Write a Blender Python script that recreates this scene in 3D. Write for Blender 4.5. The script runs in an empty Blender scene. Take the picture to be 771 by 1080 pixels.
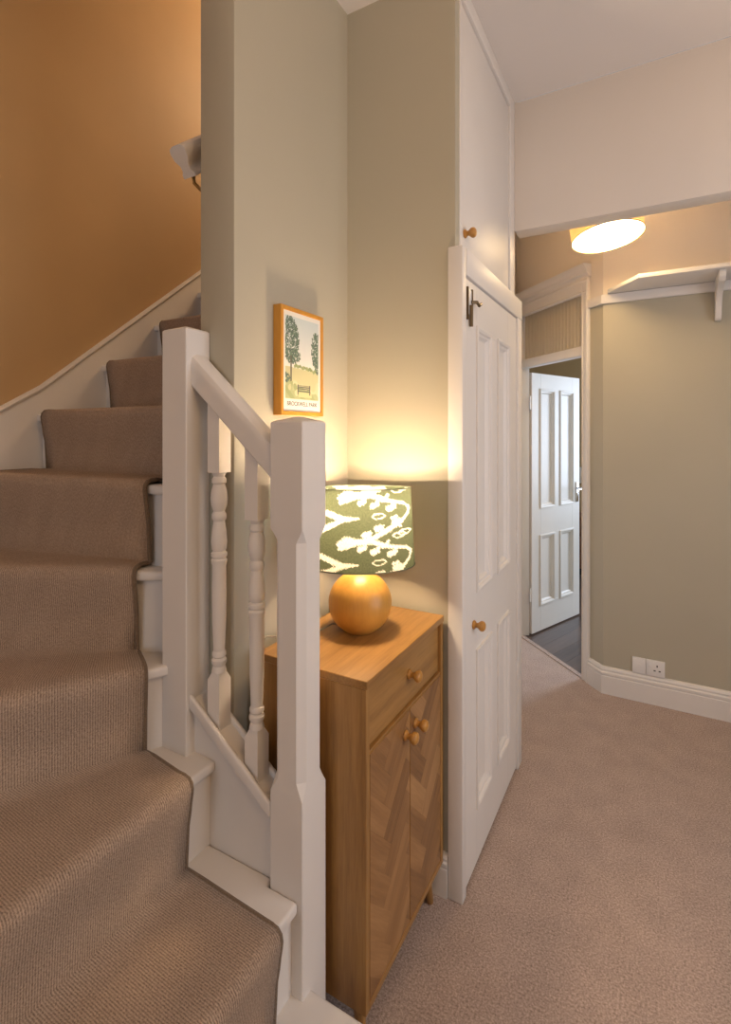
import bpy, bmesh, math, random
from mathutils import Vector, Matrix
random.seed(7)
scene = bpy.context.scene
COL = scene.collection
PI = math.pi

# ------------------------------------------------------------------ camera
CAM_H = 1.5
FPX = 542.0
YAW = math.radians(29.4)
cd = bpy.data.cameras.new('camera')
cd.sensor_fit = 'HORIZONTAL'; cd.sensor_width = 36.0
cd.lens = 36.0 * FPX / 771.0
cd.shift_y = -85.0 / 771.0
cd.clip_start = 0.02
cam = bpy.data.objects.new('camera', cd); COL.objects.link(cam)
cam.location = (0, 0, CAM_H)
cam.rotation_euler = (PI / 2, 0, YAW)
scene.camera = cam

# ------------------------------------------------------------------ world, exposure
w = bpy.data.worlds.new('world'); scene.world = w; w.use_nodes = True
w.node_tree.nodes['Background'].inputs[0].default_value = (0.75, 0.82, 0.9, 1)
w.node_tree.nodes['Background'].inputs[1].default_value = 0.5
scene.view_settings.view_transform = 'Standard'
scene.view_settings.look = 'None'
scene.view_settings.gamma = 1.0
scene.view_settings.use_curve_mapping = False
scene.view_settings.exposure = 0.05
try:
    scene.cycles.use_denoising = True
    scene.cycles.sample_clamp_indirect = 6.0
except Exception:
    pass

def light(name, kind, loc, energy, color, rot=(0, 0, 0), size=None, size_y=None, radius=0.05, spread=None):
    d = bpy.data.lights.new(name, kind); d.energy = energy; d.color = color
    if kind == 'AREA':
        d.shape = 'RECTANGLE'; d.size = size; d.size_y = size_y or size
        if spread: d.spread = spread
    else:
        d.shadow_soft_size = radius
    o = bpy.data.objects.new(name, d); COL.objects.link(o); o.location = loc; o.rotation_euler = rot
    return o

# daylight through the window in the right-hand wall of the hall (off frame)
light('hall_window_daylight', 'AREA', (1.52, 1.30, 1.45), 19, (0.90, 0.92, 1.0), (0, PI / 2, 0), 1.5, 1.3)
# daylight through the front window behind the camera (off frame)
light('front_window_daylight', 'AREA', (-0.4, -2.12, 1.55), 11, (0.86, 0.91, 1.0), (PI / 2, 0, 0), 1.3, 1.4)
# daylight through the window of the far room
light('far_room_daylight', 'AREA', (1.15, 5.95, 1.45), 95, (0.66, 0.80, 1.0), (-PI / 2, 0, 0), 1.0, 1.4)
# warm ceiling lamp of the hall (off frame, behind the camera's right shoulder)
light('hall_lamp_light', 'POINT', (0.75, 0.1, 2.55), 24, (1.0, 0.65, 0.36), radius=0.25)
# landing lamp at the top of the stairs (off frame)
light('landing_lamp_light', 'POINT', (-1.35, 3.2, 4.2), 60, (1.0, 0.72, 0.44), radius=0.15)

# ------------------------------------------------------------------ helpers
WL = {}
def wloc(o):
    return WL.get(o.name, Vector((0, 0, 0))) if o else Vector((0, 0, 0))

def tag(o, label=None, cat=None, group=None, kind=None):
    if label: o['label'] = label
    if cat: o['category'] = cat
    if group: o['group'] = group
    if kind: o['kind'] = kind
    return o

def thing(name, loc, label, cat, group=None, kind=None, rz=0.0):
    o = bpy.data.objects.new(name, None); COL.objects.link(o)
    o.empty_display_size = 0.05
    o.location = loc; o.rotation_euler = (0, 0, rz)
    WL[o.name] = Vector(loc)
    return tag(o, label, cat, group, kind)

class B:
    """collects shapes into one bmesh; authored in the parent's frame (world coordinates, or local=True)"""
    def __init__(self): self.bm = bmesh.new()
    def poly(self, verts, faces):
        vs = [self.bm.verts.new(v) for v in verts]
        for f in faces:
            try: self.bm.faces.new([vs[i] for i in f])
            except ValueError: pass
        return self
    def box(self, x0, x1, y0, y1, z0, z1):
        v = [(x0,y0,z0),(x1,y0,z0),(x1,y1,z0),(x0,y1,z0),(x0,y0,z1),(x1,y0,z1),(x1,y1,z1),(x0,y1,z1)]
        return self.poly(v, [(3,2,1,0),(4,5,6,7),(0,1,5,4),(1,2,6,5),(2,3,7,6),(3,0,4,7)])
    def prism(self, pts, vec):
        """polygon pts (3D) extruded along vec"""
        n = len(pts); vec = Vector(vec)
        a = [Vector(p) for p in pts]; b = [p + vec for p in a]
        return self.poly(a + b, [tuple(range(n))[::-1], tuple(range(n, 2*n))] + [(i, (i+1) % n, n + (i+1) % n, n + i) for i in range(n)])
    def loft(self, rings, cap=True, closed=True):
        n = len(rings[0]); vs = [v for r in rings for v in r]; fs = []
        for k in range(len(rings) - 1):
            for i in range(n if closed else n - 1):
                j = (i + 1) % n
                fs.append((k*n+i, k*n+j, (k+1)*n+j, (k+1)*n+i))
        if cap:
            fs.append(tuple(range(n))[::-1]); fs.append(tuple(range((len(rings)-1)*n, len(rings)*n)))
        return self.poly(vs, fs)
    def lathe(self, prof, c=(0,0,0), axis='Z', n=24, cap=True):
        rings = []
        for r, h in prof:
            ring = []
            for i in range(n):
                a = 2*PI*i/n; p, q = max(r, 1e-4)*math.cos(a), max(r, 1e-4)*math.sin(a)
                if axis == 'Z': v = (c[0]+p, c[1]+q, c[2]+h)
                elif axis == 'X': v = (c[0]+h, c[1]+p, c[2]+q)
                else: v = (c[0]+p, c[1]+h, c[2]-q)
                ring.append(v)
            rings.append(ring)
        return self.loft(rings, cap)
    def tube(self, pts, r, n=10, up=(0, 0, 1)):
        pts = [Vector(p) for p in pts]; rings = []
        up = Vector(up)
        for i, p in enumerate(pts):
            t = (pts[min(i+1, len(pts)-1)] - pts[max(i-1, 0)]).normalized()
            a = t.cross(up)
            if a.length < 1e-3: a = t.cross(Vector((1, 0, 0)))
            a.normalize(); b = t.cross(a)
            rings.append([p + r*(math.cos(2*PI*k/n)*a + math.sin(2*PI*k/n)*b) for k in range(n)])
        return self.loft(rings)
    def sweep(self, pts, prof, up=(0, 0, 1)):
        """profile (side, up) swept along pts, mitred in plan"""
        pts = [Vector(p) for p in pts]; up = Vector(up); rings = []
        for i, p in enumerate(pts):
            if i == 0: t = (pts[1]-p).normalized(); s = t.cross(up).normalized(); k = 1
            elif i == len(pts)-1: t = (p-pts[i-1]).normalized(); s = t.cross(up).normalized(); k = 1
            else:
                t1 = (p-pts[i-1]).normalized(); t2 = (pts[i+1]-p).normalized()
                s1 = t1.cross(up).normalized(); s2 = t2.cross(up).normalized()
                s = (s1+s2).normalized(); k = 1/max(0.3, s.dot(s1))
            rings.append([p + s*(a*k) + up*b for a, b in prof])
        return self.loft(rings)
    def build(self, name, mat, parent=None, bevel=0.0, seg=2, angle=35, local=False, loc=None):
        bm = self.bm
        bmesh.ops.recalc_face_normals(bm, faces=bm.faces)
        if bevel:
            ed = [e for e in bm.edges if len(e.link_faces) == 2 and e.calc_face_angle(0) > 0.5]
            bmesh.ops.bevel(bm, geom=ed, offset=bevel, segments=seg, profile=0.5, affect='EDGES', clamp_overlap=True)
        off = Vector((0, 0, 0)) if local else wloc(parent)
        if loc is not None: off = off + Vector(loc) if local else Vector(loc)
        if off.length: bmesh.ops.translate(bm, verts=bm.verts, vec=-off)
        me = bpy.data.meshes.new(name); bm.to_mesh(me); bm.free()
        for p in me.polygons: p.use_smooth = True
        me.set_sharp_from_angle(angle=math.radians(angle))
        me.materials.append(mat)
        o = bpy.data.objects.new(name, me); COL.objects.link(o)
        if parent: o.parent = parent
        if loc is not None:
            o.location = Vector(loc) - (Vector((0,0,0)) if local else wloc(parent))
        WL[o.name] = wloc(parent) if loc is None else Vector(loc)
        return o

def struct(o): o['kind'] = 'structure'; return o

def join_copy(o, loc, parent):
    c = o.copy(); COL.objects.link(c); c.parent = parent; c.location = loc
    return c

# ------------------------------------------------------------------ materials
def new_mat(name):
    m = bpy.data.materials.new(name); m.use_nodes = True
    nt = m.node_tree; b = nt.nodes['Principled BSDF']
    return m, nt, b
def tex_coord(nt, scale=(1, 1, 1), which='Object', rot=(0, 0, 0)):
    tc = nt.nodes.new('ShaderNodeTexCoord'); mp = nt.nodes.new('ShaderNodeMapping')
    mp.inputs['Scale'].default_value = scale; mp.inputs['Rotation'].default_value = rot
    nt.links.new(tc.outputs[which], mp.inputs['Vector'])
    return mp.outputs['Vector']
def noise(nt, vec, scale, detail=4, rough=0.5):
    n = nt.nodes.new('ShaderNodeTexNoise'); n.inputs['Scale'].default_value = scale
    n.inputs['Detail'].default_value = detail; n.inputs['Roughness'].default_value = rough
    nt.links.new(vec, n.inputs['Vector']); return n.outputs['Fac']
def ramp(nt, fac, stops):
    r = nt.nodes.new('ShaderNodeValToRGB'); e = r.color_ramp.elements
    e[0].position, e[0].color = stops[0][0], (*stops[0][1], 1)
    e[1].position, e[1].color = stops[1][0], (*stops[1][1], 1)
    for p, c in stops[2:]:
        k = e.new(p); k.color = (*c, 1)
    nt.links.new(fac, r.inputs['Fac']); return r.outputs['Color']
def bump(nt, b, h, strength, dist=0.002):
    n = nt.nodes.new('ShaderNodeBump'); n.inputs['Strength'].default_value = strength
    n.inputs['Distance'].default_value = dist
    nt.links.new(h, n.inputs['Height']); nt.links.new(n.outputs['Normal'], b.inputs['Normal'])

def paint(name, col, rough=0.5, var=0.03, bscale=60, bstr=0.15):
    m, nt, b = new_mat(name)
    v = tex_coord(nt)
    lo = tuple(max(0, c*(1-var)) for c in col); hi = tuple(min(1, c*(1+var)) for c in col)
    nt.links.new(ramp(nt, noise(nt, v, 2.5, 5), [(0.3, lo), (0.7, hi)]), b.inputs['Base Color'])
    b.inputs['Roughness'].default_value = rough
    bump(nt, b, noise(nt, v, bscale, 3), bstr, 0.001)
    return m
def plain(name, col, rough=0.4, metal=0.0):
    m, nt, b = new_mat(name); b.inputs['Base Color'].default_value = (*col, 1)
    b.inputs['Roughness'].default_value = rough; b.inputs['Metallic'].default_value = metal
    v = tex_coord(nt); bump(nt, b, noise(nt, v, 150, 2), 0.05, 0.0005)
    return m
def wood(name, stops, scale, rough=0.4, per_object=0.0, fine=1.0):
    """grain stretched along the axis whose scale is small"""
    m, nt, b = new_mat(name)
    v = tex_coord(nt, scale)
    if per_object:
        oi = nt.nodes.new('ShaderNodeObjectInfo'); ad = nt.nodes.new('ShaderNodeVectorMath'); ad.operation = 'ADD'
        mu = nt.nodes.new('ShaderNodeMath'); mu.operation = 'MULTIPLY'; mu.inputs[1].default_value = 37.0
        nt.links.new(oi.outputs['Random'], mu.inputs[0]); nt.links.new(v, ad.inputs[0]); nt.links.new(mu.outputs[0], ad.inputs[1]); v = ad.outputs[0]
    n1 = noise(nt, v, 2.2, 6, 0.6)
    n2 = noise(nt, v, 14.0*fine, 3, 0.6)
    mx = nt.nodes.new('ShaderNodeMath'); mx.operation = 'MULTIPLY_ADD'
    nt.links.new(n2, mx.inputs[0]); mx.inputs[1].default_value = 0.35
    ms = nt.nodes.new('ShaderNodeMath'); ms.operation = 'MULTIPLY'; ms.inputs[1].default_value = 0.65
    nt.links.new(n1, ms.inputs[0]); nt.links.new(ms.outputs[0], mx.inputs[2])
    f = mx.outputs[0]
    if per_object:
        a2 = nt.nodes.new('ShaderNodeMath'); a2.operation = 'MULTIPLY_ADD'; a2.inputs[1].default_value = per_object
        s2 = nt.nodes.new('ShaderNodeMath'); s2.operation = 'SUBTRACT'; s2.inputs[1].default_value = 0.5
        nt.links.new(oi.outputs['Random'], s2.inputs[0]); nt.links.new(s2.outputs[0], a2.inputs[0]); nt.links.new(f, a2.inputs[2]); f = a2.outputs[0]
    nt.links.new(ramp(nt, f, stops), b.inputs['Base Color'])
    b.inputs['Roughness'].default_value = rough
    bump(nt, b, n2, 0.12, 0.0006)
    return m
def emit(name, col, strength):
    m, nt, b = new_mat(name)
    b.inputs['Base Color'].default_value = (*col, 1)
    b.inputs['Emission Color'].default_value = (*col, 1); b.inputs['Emission Strength'].default_value = strength
    return m

def carpet(name, dark, light_, fibre=420, rib=None, bstr=0.6):
    m, nt, b = new_mat(name)
    if rib:
        v = tex_coord(nt, which='UV')
    else:
        v = tex_coord(nt)
    n1 = noise(nt, v, fibre, 4, 0.75)
    n2 = noise(nt, v, 9, 3)
    mx = nt.nodes.new('ShaderNodeMath'); mx.operation = 'MULTIPLY_ADD'; mx.inputs[1].default_value = 0.10
    nt.links.new(n2, mx.inputs[0])
    ms = nt.nodes.new('ShaderNodeMath'); ms.operation = 'MULTIPLY'; ms.inputs[1].default_value = 0.90
    nt.links.new(n1, ms.inputs[0]); nt.links.new(ms.outputs[0], mx.inputs[2])
    h = mx.outputs[0]
    if rib:
        wv = nt.nodes.new('ShaderNodeTexWave'); wv.wave_type = 'BANDS'; wv.bands_direction = 'X'
        wv.inputs['Scale'].default_value = rib; wv.inputs['Distortion'].default_value = 1.2
        wv.inputs['Detail'].default_value = 1.0; wv.inputs['Detail Scale'].default_value = 3.0
        nt.links.new(v, wv.inputs['Vector'])
        m2 = nt.nodes.new('ShaderNodeMath'); m2.operation = 'MULTIPLY_ADD'; m2.inputs[1].default_value = 0.16
        nt.links.new(wv.outputs['Fac'], m2.inputs[0])
        m3 = nt.nodes.new('ShaderNodeMath'); m3.operation = 'MULTIPLY'; m3.inputs[1].default_value = 0.86
        nt.links.new(h, m3.inputs[0]); nt.links.new(m3.outputs[0], m2.inputs[2]); h = m2.outputs[0]
    nt.links.new(ramp(nt, h, [(0.36, dark), (0.64, light_)]), b.inputs['Base Color'])
    b.inputs['Roughness'].default_value = 0.95
    b.inputs['Specular IOR Level'].default_value = 0.1
    b.inputs['Sheen Weight'].default_value = 0.15
    bump(nt, b, h, bstr, 0.004)
    return m

M = {}
M['white'] = paint('white_gloss_paint', (0.78, 0.74, 0.70), 0.45, 0.02, 40, 0.08)
M['white_wall'] = paint('white_matt_paint', (0.78, 0.71, 0.64), 0.7, 0.015)
M['ceil'] = paint('ceiling_paint', (0.80, 0.74, 0.69), 0.8, 0.015)
M['sage'] = paint('sage_green_paint', (0.47, 0.432, 0.335), 0.55, 0.02)
M['tan'] = paint('warm_tan_paint', (0.57, 0.375, 0.185), 0.5, 0.04)
M['ochre'] = paint('ochre_paint', (0.50, 0.36, 0.19), 0.6, 0.03)
M['carpet'] = carpet('hall_carpet_pile', (0.24, 0.175, 0.145), (0.62, 0.485, 0.415), 170)
M['runner'] = carpet('runner_loop_pile', (0.20, 0.135, 0.095), (0.58, 0.43, 0.32), 260, rib=62, bstr=0.9)
M['binding'] = carpet('runner_binding', (0.11, 0.075, 0.05), (0.28, 0.20, 0.135), 400)
OAK = [(0.30, (0.22, 0.105, 0.030)), (0.52, (0.35, 0.18, 0.052)), (0.75, (0.46, 0.25, 0.080))]
M['oak_v'] = wood('oak_upright_grain', OAK, (14, 14, 0.9), 0.38)
M['oak_y'] = wood('oak_level_grain', OAK, (14, 0.9, 14), 0.36)
M['veneer'] = wood('oak_marquetry', [(0.20, (0.17, 0.078, 0.026)), (0.5, (0.31, 0.155, 0.055)), (0.8, (0.45, 0.245, 0.098))], (0.9, 14, 14), 0.38, per_object=0.32)
M['knob'] = wood('turned_oak', [(0.3, (0.40, 0.18, 0.035)), (0.7, (0.58, 0.29, 0.065))], (3, 10, 10), 0.3)
M['ball'] = wood('honey_wood', [(0.25, (0.52, 0.24, 0.04)), (0.75, (0.68, 0.35, 0.07))], (9, 9, 0.8), 0.4)
M['frame'] = wood('picture_frame_wood', [(0.25, (0.50, 0.21, 0.025)), (0.75, (0.66, 0.32, 0.045))], (9, 9, 2), 0.35)
M['dark_plank'] = wood('dark_floorboards', [(0.25, (0.045, 0.03, 0.025)), (0.75, (0.13, 0.085, 0.065))], (0.8, 12, 12), 0.3, per_object=0.3)
M['brown_wood'] = wood('brown_chest_wood', [(0.25, (0.16, 0.06, 0.025)), (0.75, (0.30, 0.13, 0.055))], (1, 8, 8), 0.4)
M['brass'] = plain('aged_brass', (0.42, 0.30, 0.14), 0.35, 1.0)
M['bronze'] = plain('dark_bronze', (0.16, 0.11, 0.06), 0.4, 0.8)
M['chrome'] = plain('chrome', (0.75, 0.75, 0.76), 0.15, 1.0)
M['plastic'] = plain('white_plastic', (0.82, 0.80, 0.78), 0.3)
M['black'] = plain('black_hole', (0.01, 0.01, 0.01), 0.6)
M['cord'] = plain('clear_flex', (0.30, 0.24, 0.16), 0.35)
M['shadow_gap'] = plain('dark_oak_edge', (0.10, 0.05, 0.02), 0.7)
M['ink'] = plain('dark_ink', (0.06, 0.06, 0.055), 0.8)
M['bulb'] = emit('lit_bulb', (1.0, 0.72, 0.38), 20)
M['diffuser'] = emit('lit_diffuser', (1.0, 0.70, 0.36), 20.0)

def attr_mat(name, rough, translucent=0.0):
    m, nt, b = new_mat(name)
    a = nt.nodes.new('ShaderNodeAttribute'); a.attribute_name = 'print'
    if translucent:
        d = nt.nodes.new('ShaderNodeBsdfDiffuse'); t = nt.nodes.new('ShaderNodeBsdfTranslucent'); mx = nt.nodes.new('ShaderNodeMixShader')
        v = tex_coord(nt, which='UV')
        n = noise(nt, v, 220, 2); rr = ramp(nt, n, [(0.3, (0.72, 0.72, 0.72)), (0.7, (1, 1, 1))])
        mul = nt.nodes.new('ShaderNodeMix'); mul.data_type = 'RGBA'; mul.blend_type = 'MULTIPLY'; mul.inputs['Factor'].default_value = 1.0
        nt.links.new(a.outputs['Color'], mul.inputs['A']); nt.links.new(rr, mul.inputs['B'])
        nt.links.new(mul.outputs['Result'], d.inputs['Color']); nt.links.new(mul.outputs['Result'], t.inputs['Color'])
        mx.inputs['Fac'].default_value = translucent
        nt.links.new(d.outputs[0], mx.inputs[1]); nt.links.new(t.outputs[0], mx.inputs[2])
        nt.links.new(mx.outputs[0], nt.nodes['Material Output'].inputs['Surface'])
    else:
        nt.links.new(a.outputs['Color'], b.inputs['Base Color']); b.inputs['Roughness'].default_value = rough
    return m
M['shade'] = attr_mat('printed_shade_fabric', 0.9, 0.52)
M['poster'] = attr_mat('poster_print', 0.35)
def translucent_mat(name, col, fac):
    m, nt, b = new_mat(name)
    d = nt.nodes.new('ShaderNodeBsdfDiffuse'); t = nt.nodes.new('ShaderNodeBsdfTranslucent'); mx = nt.nodes.new('ShaderNodeMixShader')
    d.inputs['Color'].default_value = (*col, 1); t.inputs['Color'].default_value = (*col, 1); mx.inputs['Fac'].default_value = fac
    nt.links.new(d.outputs[0], mx.inputs[1]); nt.links.new(t.outputs[0], mx.inputs[2])
    nt.links.new(mx.outputs[0], nt.nodes['Material Output'].inputs['Surface'])
    return m
M['drum'] = translucent_mat('cream_drum_fabric', (0.85, 0.74, 0.52), 0.3)
m, nt, b = new_mat('reeded_glass'); M['reeded'] = m
b.inputs['Base Color'].default_value = (0.62, 0.55, 0.43, 1); b.inputs['Roughness'].default_value = 0.3
b.inputs['Transmission Weight'].default_value = 0.12; b.inputs['IOR'].default_value = 1.35
m, nt, b = new_mat('window_glass'); M['glass'] = m
b.inputs['Roughness'].default_value = 0.02; b.inputs['Transmission Weight'].default_value = 1.0; b.inputs['IOR'].default_value = 1.05

# ------------------------------------------------------------------ the shell
XW = -0.965            # picture wall face
XS = -1.09            # its stair-side face
XL = -2.07             # stair wall face
YB = 1.58              # nook wall face
YC = 3.25              # far hall wall face
ZC = 3.0               # hall ceiling
Q = Vector((-0.26, YC, 0)); E = Vector((-0.707, 0.707, 0)).normalized(); N = Vector((E.y * -1, E.x, 0))   # door wall: along, towards hall
if N.y > 0: N = -N
def dg(t, n, z): p = Q + E*t + N*n; return (p.x, p.y, z)
def dbox(b, t0, t1, n0, n1, z0, z1):
    return b.prism([dg(t0, n0, z0), dg(t1, n0, z0), dg(t1, n1, z0), dg(t0, n1, z0)], (0, 0, z1 - z0))
T0, T1 = 0.165, 0.84   # doorway in the diagonal wall
TE = 1.06

# floors
pts = [(-2.3, -2.2), (1.75, -2.2), (1.75, YC), (Q.x, Q.y), dg(T0, -0.005, 0)[:2], dg(T1, -0.005, 0)[:2], dg(TE, 0, 0)[:2], (-2.3, dg(TE, 0, 0)[1])]
struct(B().prism([(p[0], p[1], -0.1) for p in pts], (0, 0, 0.1)).build('floor', M['carpet']))
ff = struct(B().box(-2.6, 2.2, 3.2, 6.3, -0.16, -0.105).build('floor_far_room', M['black']))
# floorboards of the far room, each its own board, set against the carpet at the doorway
b = B()
bd = Vector((0.35, 0.94, 0)).normalized()
side = Vector((bd.y, -bd.x, 0))
proto = None
for i in range(-7, 8):
    c0 = Vector((-0.62, 4.6, 0)) + side * (i * 0.118)
    if proto is None:
        proto = B().box(-1.4, 1.5, 0.0006, 0.1174, -0.02, -0.003).build('floorboard', M['dark_plank'], ff, local=True)
        o = proto
    else:
        o = proto.copy(); COL.objects.link(o); o.parent = ff
    o.location = c0; o.rotation_euler = (0, 0, math.atan2(bd.y, bd.x))
# walls
struct(B().box(XL - 0.12, XL, -2.2, 4.2, -0.1, 5.0).build('wall_left', M['tan']))
struct(B().box(XS, XW, 1.0085, 4.2, 0, 5.0).build('wall_picture', M['sage'], bevel=0.004))
struct(B().box(XW, -0.56, YB, YB + 0.04, 0, ZC).build('wall_nook', M['sage']))
struct(B().box(XL, XS, 4.2, 4.3, 0, 5.0).build('wall_landing', M['tan']))
struct(B().box(XW, -0.90, 2.42, dg(TE, 0, 0)[1] - 0.02, 0, ZC).build('wall_passage_left', M['white_wall']))
struct(B().box(-0.26, 1.75, YC, YC + 0.10, 0, 2.262).build('wall_back', M['sage']))
struct(B().box(-0.26, 1.75, YC, YC + 0.10, 2.262, ZC).build('wall_back_upper', M['white_wall']))
b = B(); dbox(b, 0.0, T0, 0, -0.06, 0, 2.262); struct(b.build('wall_doorway_right', M['sage']))
b = B(); dbox(b, 0.0, T0, 0, -0.06, 2.262, ZC); struct(b.build('wall_doorway_right_upper', M['white_wall']))
b = B(); dbox(b, T1, TE, 0, -0.06, 0, ZC); struct(b.build('wall_doorway_left', M['white_wall']))
b = B(); dbox(b, T0, T1, 0, -0.06, 2.36, ZC); struct(b.build('wall_doorway_head', M['white_wall']))
# right wall with its window opening, back wall
b = B(); b.box(1.6, 1.72, -2.2, 0.60, 0, ZC); b.box(1.6, 1.72, 2.00, YC, 0, ZC)
b.box(1.6, 1.72, 0.60, 2.00, 0, 0.78); b.box(1.6, 1.72, 0.60, 2.00, 2.32, ZC)
struct(b.build('wall_right', M['sage']))
wn = B(); wn.box(1.62, 1.68, 0.60, 0.66, 0.78, 2.32); wn.box(1.62, 1.68, 1.94, 2.00, 0.78, 2.32)
wn.box(1.62, 1.68, 0.66, 1.94, 0.78, 0.84); wn.box(1.62, 1.68, 0.66, 1.94, 2.26, 2.32); wn.box(1.62, 1.68, 0.66, 1.94, 1.52, 1.57)
wo = struct(wn.build('window_2', M['white']))
B().box(1.645, 1.65, 0.66, 1.94, 0.84, 2.26).build('pane', M['glass'], wo)
b = B(); b.box(-2.2, -1.1, -2.3, -2.2, 0, 5.0); b.box(0.3, 1.72, -2.3, -2.2, 0, 5.0); b.box(-1.1, 0.3, -2.3, -2.2, 0, 0.8); b.box(-1.1, 0.3, -2.3, -2.2, 2.3, 5.0)
struct(b.build('wall_front', M['white_wall']))
wn = B(); wn.box(-1.1, -1.04, -2.28, -2.22, 0.8, 2.3); wn.box(0.24, 0.3, -2.28, -2.22, 0.8, 2.3); wn.box(-1.04, 0.24, -2.28, -2.22, 0.8, 0.86); wn.box(-1.04, 0.24, -2.28, -2.22, 2.24, 2.3); wn.box(-1.04, 0.24, -2.28, -2.22, 1.52, 1.57)
wo = struct(wn.build('window_3', M['white']))
B().box(-1.04, 0.24, -2.253, -2.248, 0.86, 2.24).build('pane', M['glass'], wo)
# ceilings
struct(B().box(XS, 1.72, -2.2, 2.38, ZC, ZC + 0.1).build('ceiling', M['ceil']))
struct(B().box(-0.965, 1.72, 2.48, 4.2, 2.985, 3.04).build('ceiling_passage', M['ceil']))
struct(B().box(XL, XS, -2.2, 4.2, 4.6, 4.7).build('ceiling_stairwell', M['ceil']))
struct(B().box(XS - 0.06, XS, -2.2, 1.01, ZC - 0.12, 4.7).build('wall_stairwell_trimmer', M['white_wall']))
struct(B().box(-0.56, 1.6, 2.38, 2.48, 2.413, ZC).build('trim_beam', M['white_wall'], bevel=0.003))
# far room
struct(B().box(-2.6, 2.2, 6.2, 6.3, -0.1, 2.8).build('wall_far_room_back', M['ochre']))
struct(B().box(-2.6, -2.5, 3.9, 6.2, -0.1, 2.8).build('wall_far_room_left', M['ochre']))
struct(B().box(2.1, 2.2, 3.3, 6.2, -0.1, 2.8).build('wall_far_room_right', M['ochre']))
struct(B().prism([(p[0], p[1], 2.75) for p in ((2.2, 3.36), dg(0.0, -0.07, 0), dg(TE, -0.07, 0), (-2.6, 4.1), (-2.6, 6.3), (2.2, 6.3))], (0, 0, 0.1)).build('ceiling_far_room', M['ceil']))
struct(B().box(-2.5, XW - 0.01, 4.31, 4.41, -0.1, 2.8).build('wall_far_room_near', M['ochre']))

# skirting
SK = [(0, 0), (0.021, 0), (0.021, 0.105), (0.018, 0.110), (0.021, 0.116), (0.021, 0.128), (0.015, 0.134), (0.015, 0.140), (0.017, 0.144), (0.012, 0.155), (0.004, 0.160), (0, 0.160)]
b = B(); b.sweep([dg(0.1085, 0, 0.0), (Q.x, Q.y, 0.0), (1.6, YC, 0.0)], [(a, h*0.955) for a, h in SK])
struct(b.build('baseboard_back', M['white'], angle=25))
b = B(); b.sweep([(XW, YB, 0.0), (-0.581, YB, 0.0)], [(s*0.9, h*0.86) for s, h in SK]); struct(b.build('baseboard_nook', M['white'], angle=25))
b = B(); b.sweep([(XW, 1.02, 0.0), (XW, YB, 0.0)], [(s*0.9, h*0.86) for s, h in SK]); struct(b.build('baseboard_picture_wall', M['white'], angle=25))

# door surround in the diagonal wall
tr = thing('trim_doorway', dg(0.5, 0, 0), 'cream moulded architrave around the angled doorway', None, kind='structure')
AR = [(0, 0), (0.0, 0.020), (0.012, 0.024), (0.020, 0.018), (0.070, 0.014), (0.082, 0.020), (0.090, 0.010), (0.090, 0)]
def architrave_side(t_in, sgn, z0, z1):
    b = B(); b.loft([[dg(t_in + sgn*(0.09 - a)*0.62, n, z) for a, n in AR] for z in (z0, z1)])
    return b
architrave_side(T0, -1, 0, 2.40).build('architrave', M['white'], tr, angle=25)
architrave_side(T1, 1, 0, 2.40).build('architrave', M['white'], tr, angle=25)
b = B(); b.loft([[dg(t, n, 2.33 + 0.09 - a) for a, n in AR] for t in (T0 - 0.056, T1 + 0.056)])
b.build('architrave', M['white'], tr, angle=25)
b = B(); CN = [(0, 2.42), (0.016, 2.42), (0.022, 2.436), (0.034, 2.446), (0.036, 2.462), (0.052, 2.482), (0.056, 2.498), (0, 2.498)]
b.loft([[dg(t, n, z) for n, z in CN] for t in (T0 - 0.066, T1 + 0.066)]); b.build('cornice', M['white'], tr, angle=25)
for t0, t1 in ((T0 - 0.001, T0 + 0.012), (T1 - 0.006, T1 + 0.001)):
    b = B(); dbox(b, t0, t1, 0.0, -0.063, 0, 2.36); b.build('jamb', M['white'], tr, bevel=0.002)
b = B(); dbox(b, T0, T1, 0.004, -0.063, 1.962, 2.022); b.build('transom_bar', M['white'], tr, bevel=0.006)
b = B(); dbox(b, T0, T1, 0.0, -0.063, 2.335, 2.36); b.build('head', M['white'], tr, bevel=0.002)
b = B(); dbox(b, T0, T1, 0.012, -0.02, -0.001, 0.004); b.build('threshold_strip', M['carpet'], tr)
fl = thing('window_1', dg(0.5, -0.03, 2.02), 'reeded glass fanlight above the angled doorway', None, kind='structure')
b = B(); n_r = 19; seg = 8; front = []; back = []
for i in range(n_r*seg + 1):
    t = T0 + 0.02 + (T1 - T0 - 0.04)*i/(n_r*seg); a = abs(math.sin(PI*i/seg))
    front.append((t, -0.026 + 0.018*a)); back.append((t, -0.032))
ring = front + back[::-1]
b.loft([[dg(t, n, z) for t, n in ring] for z in (2.018, 2.338)]); b.build('pane', M['reeded'], fl, angle=60)

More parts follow.
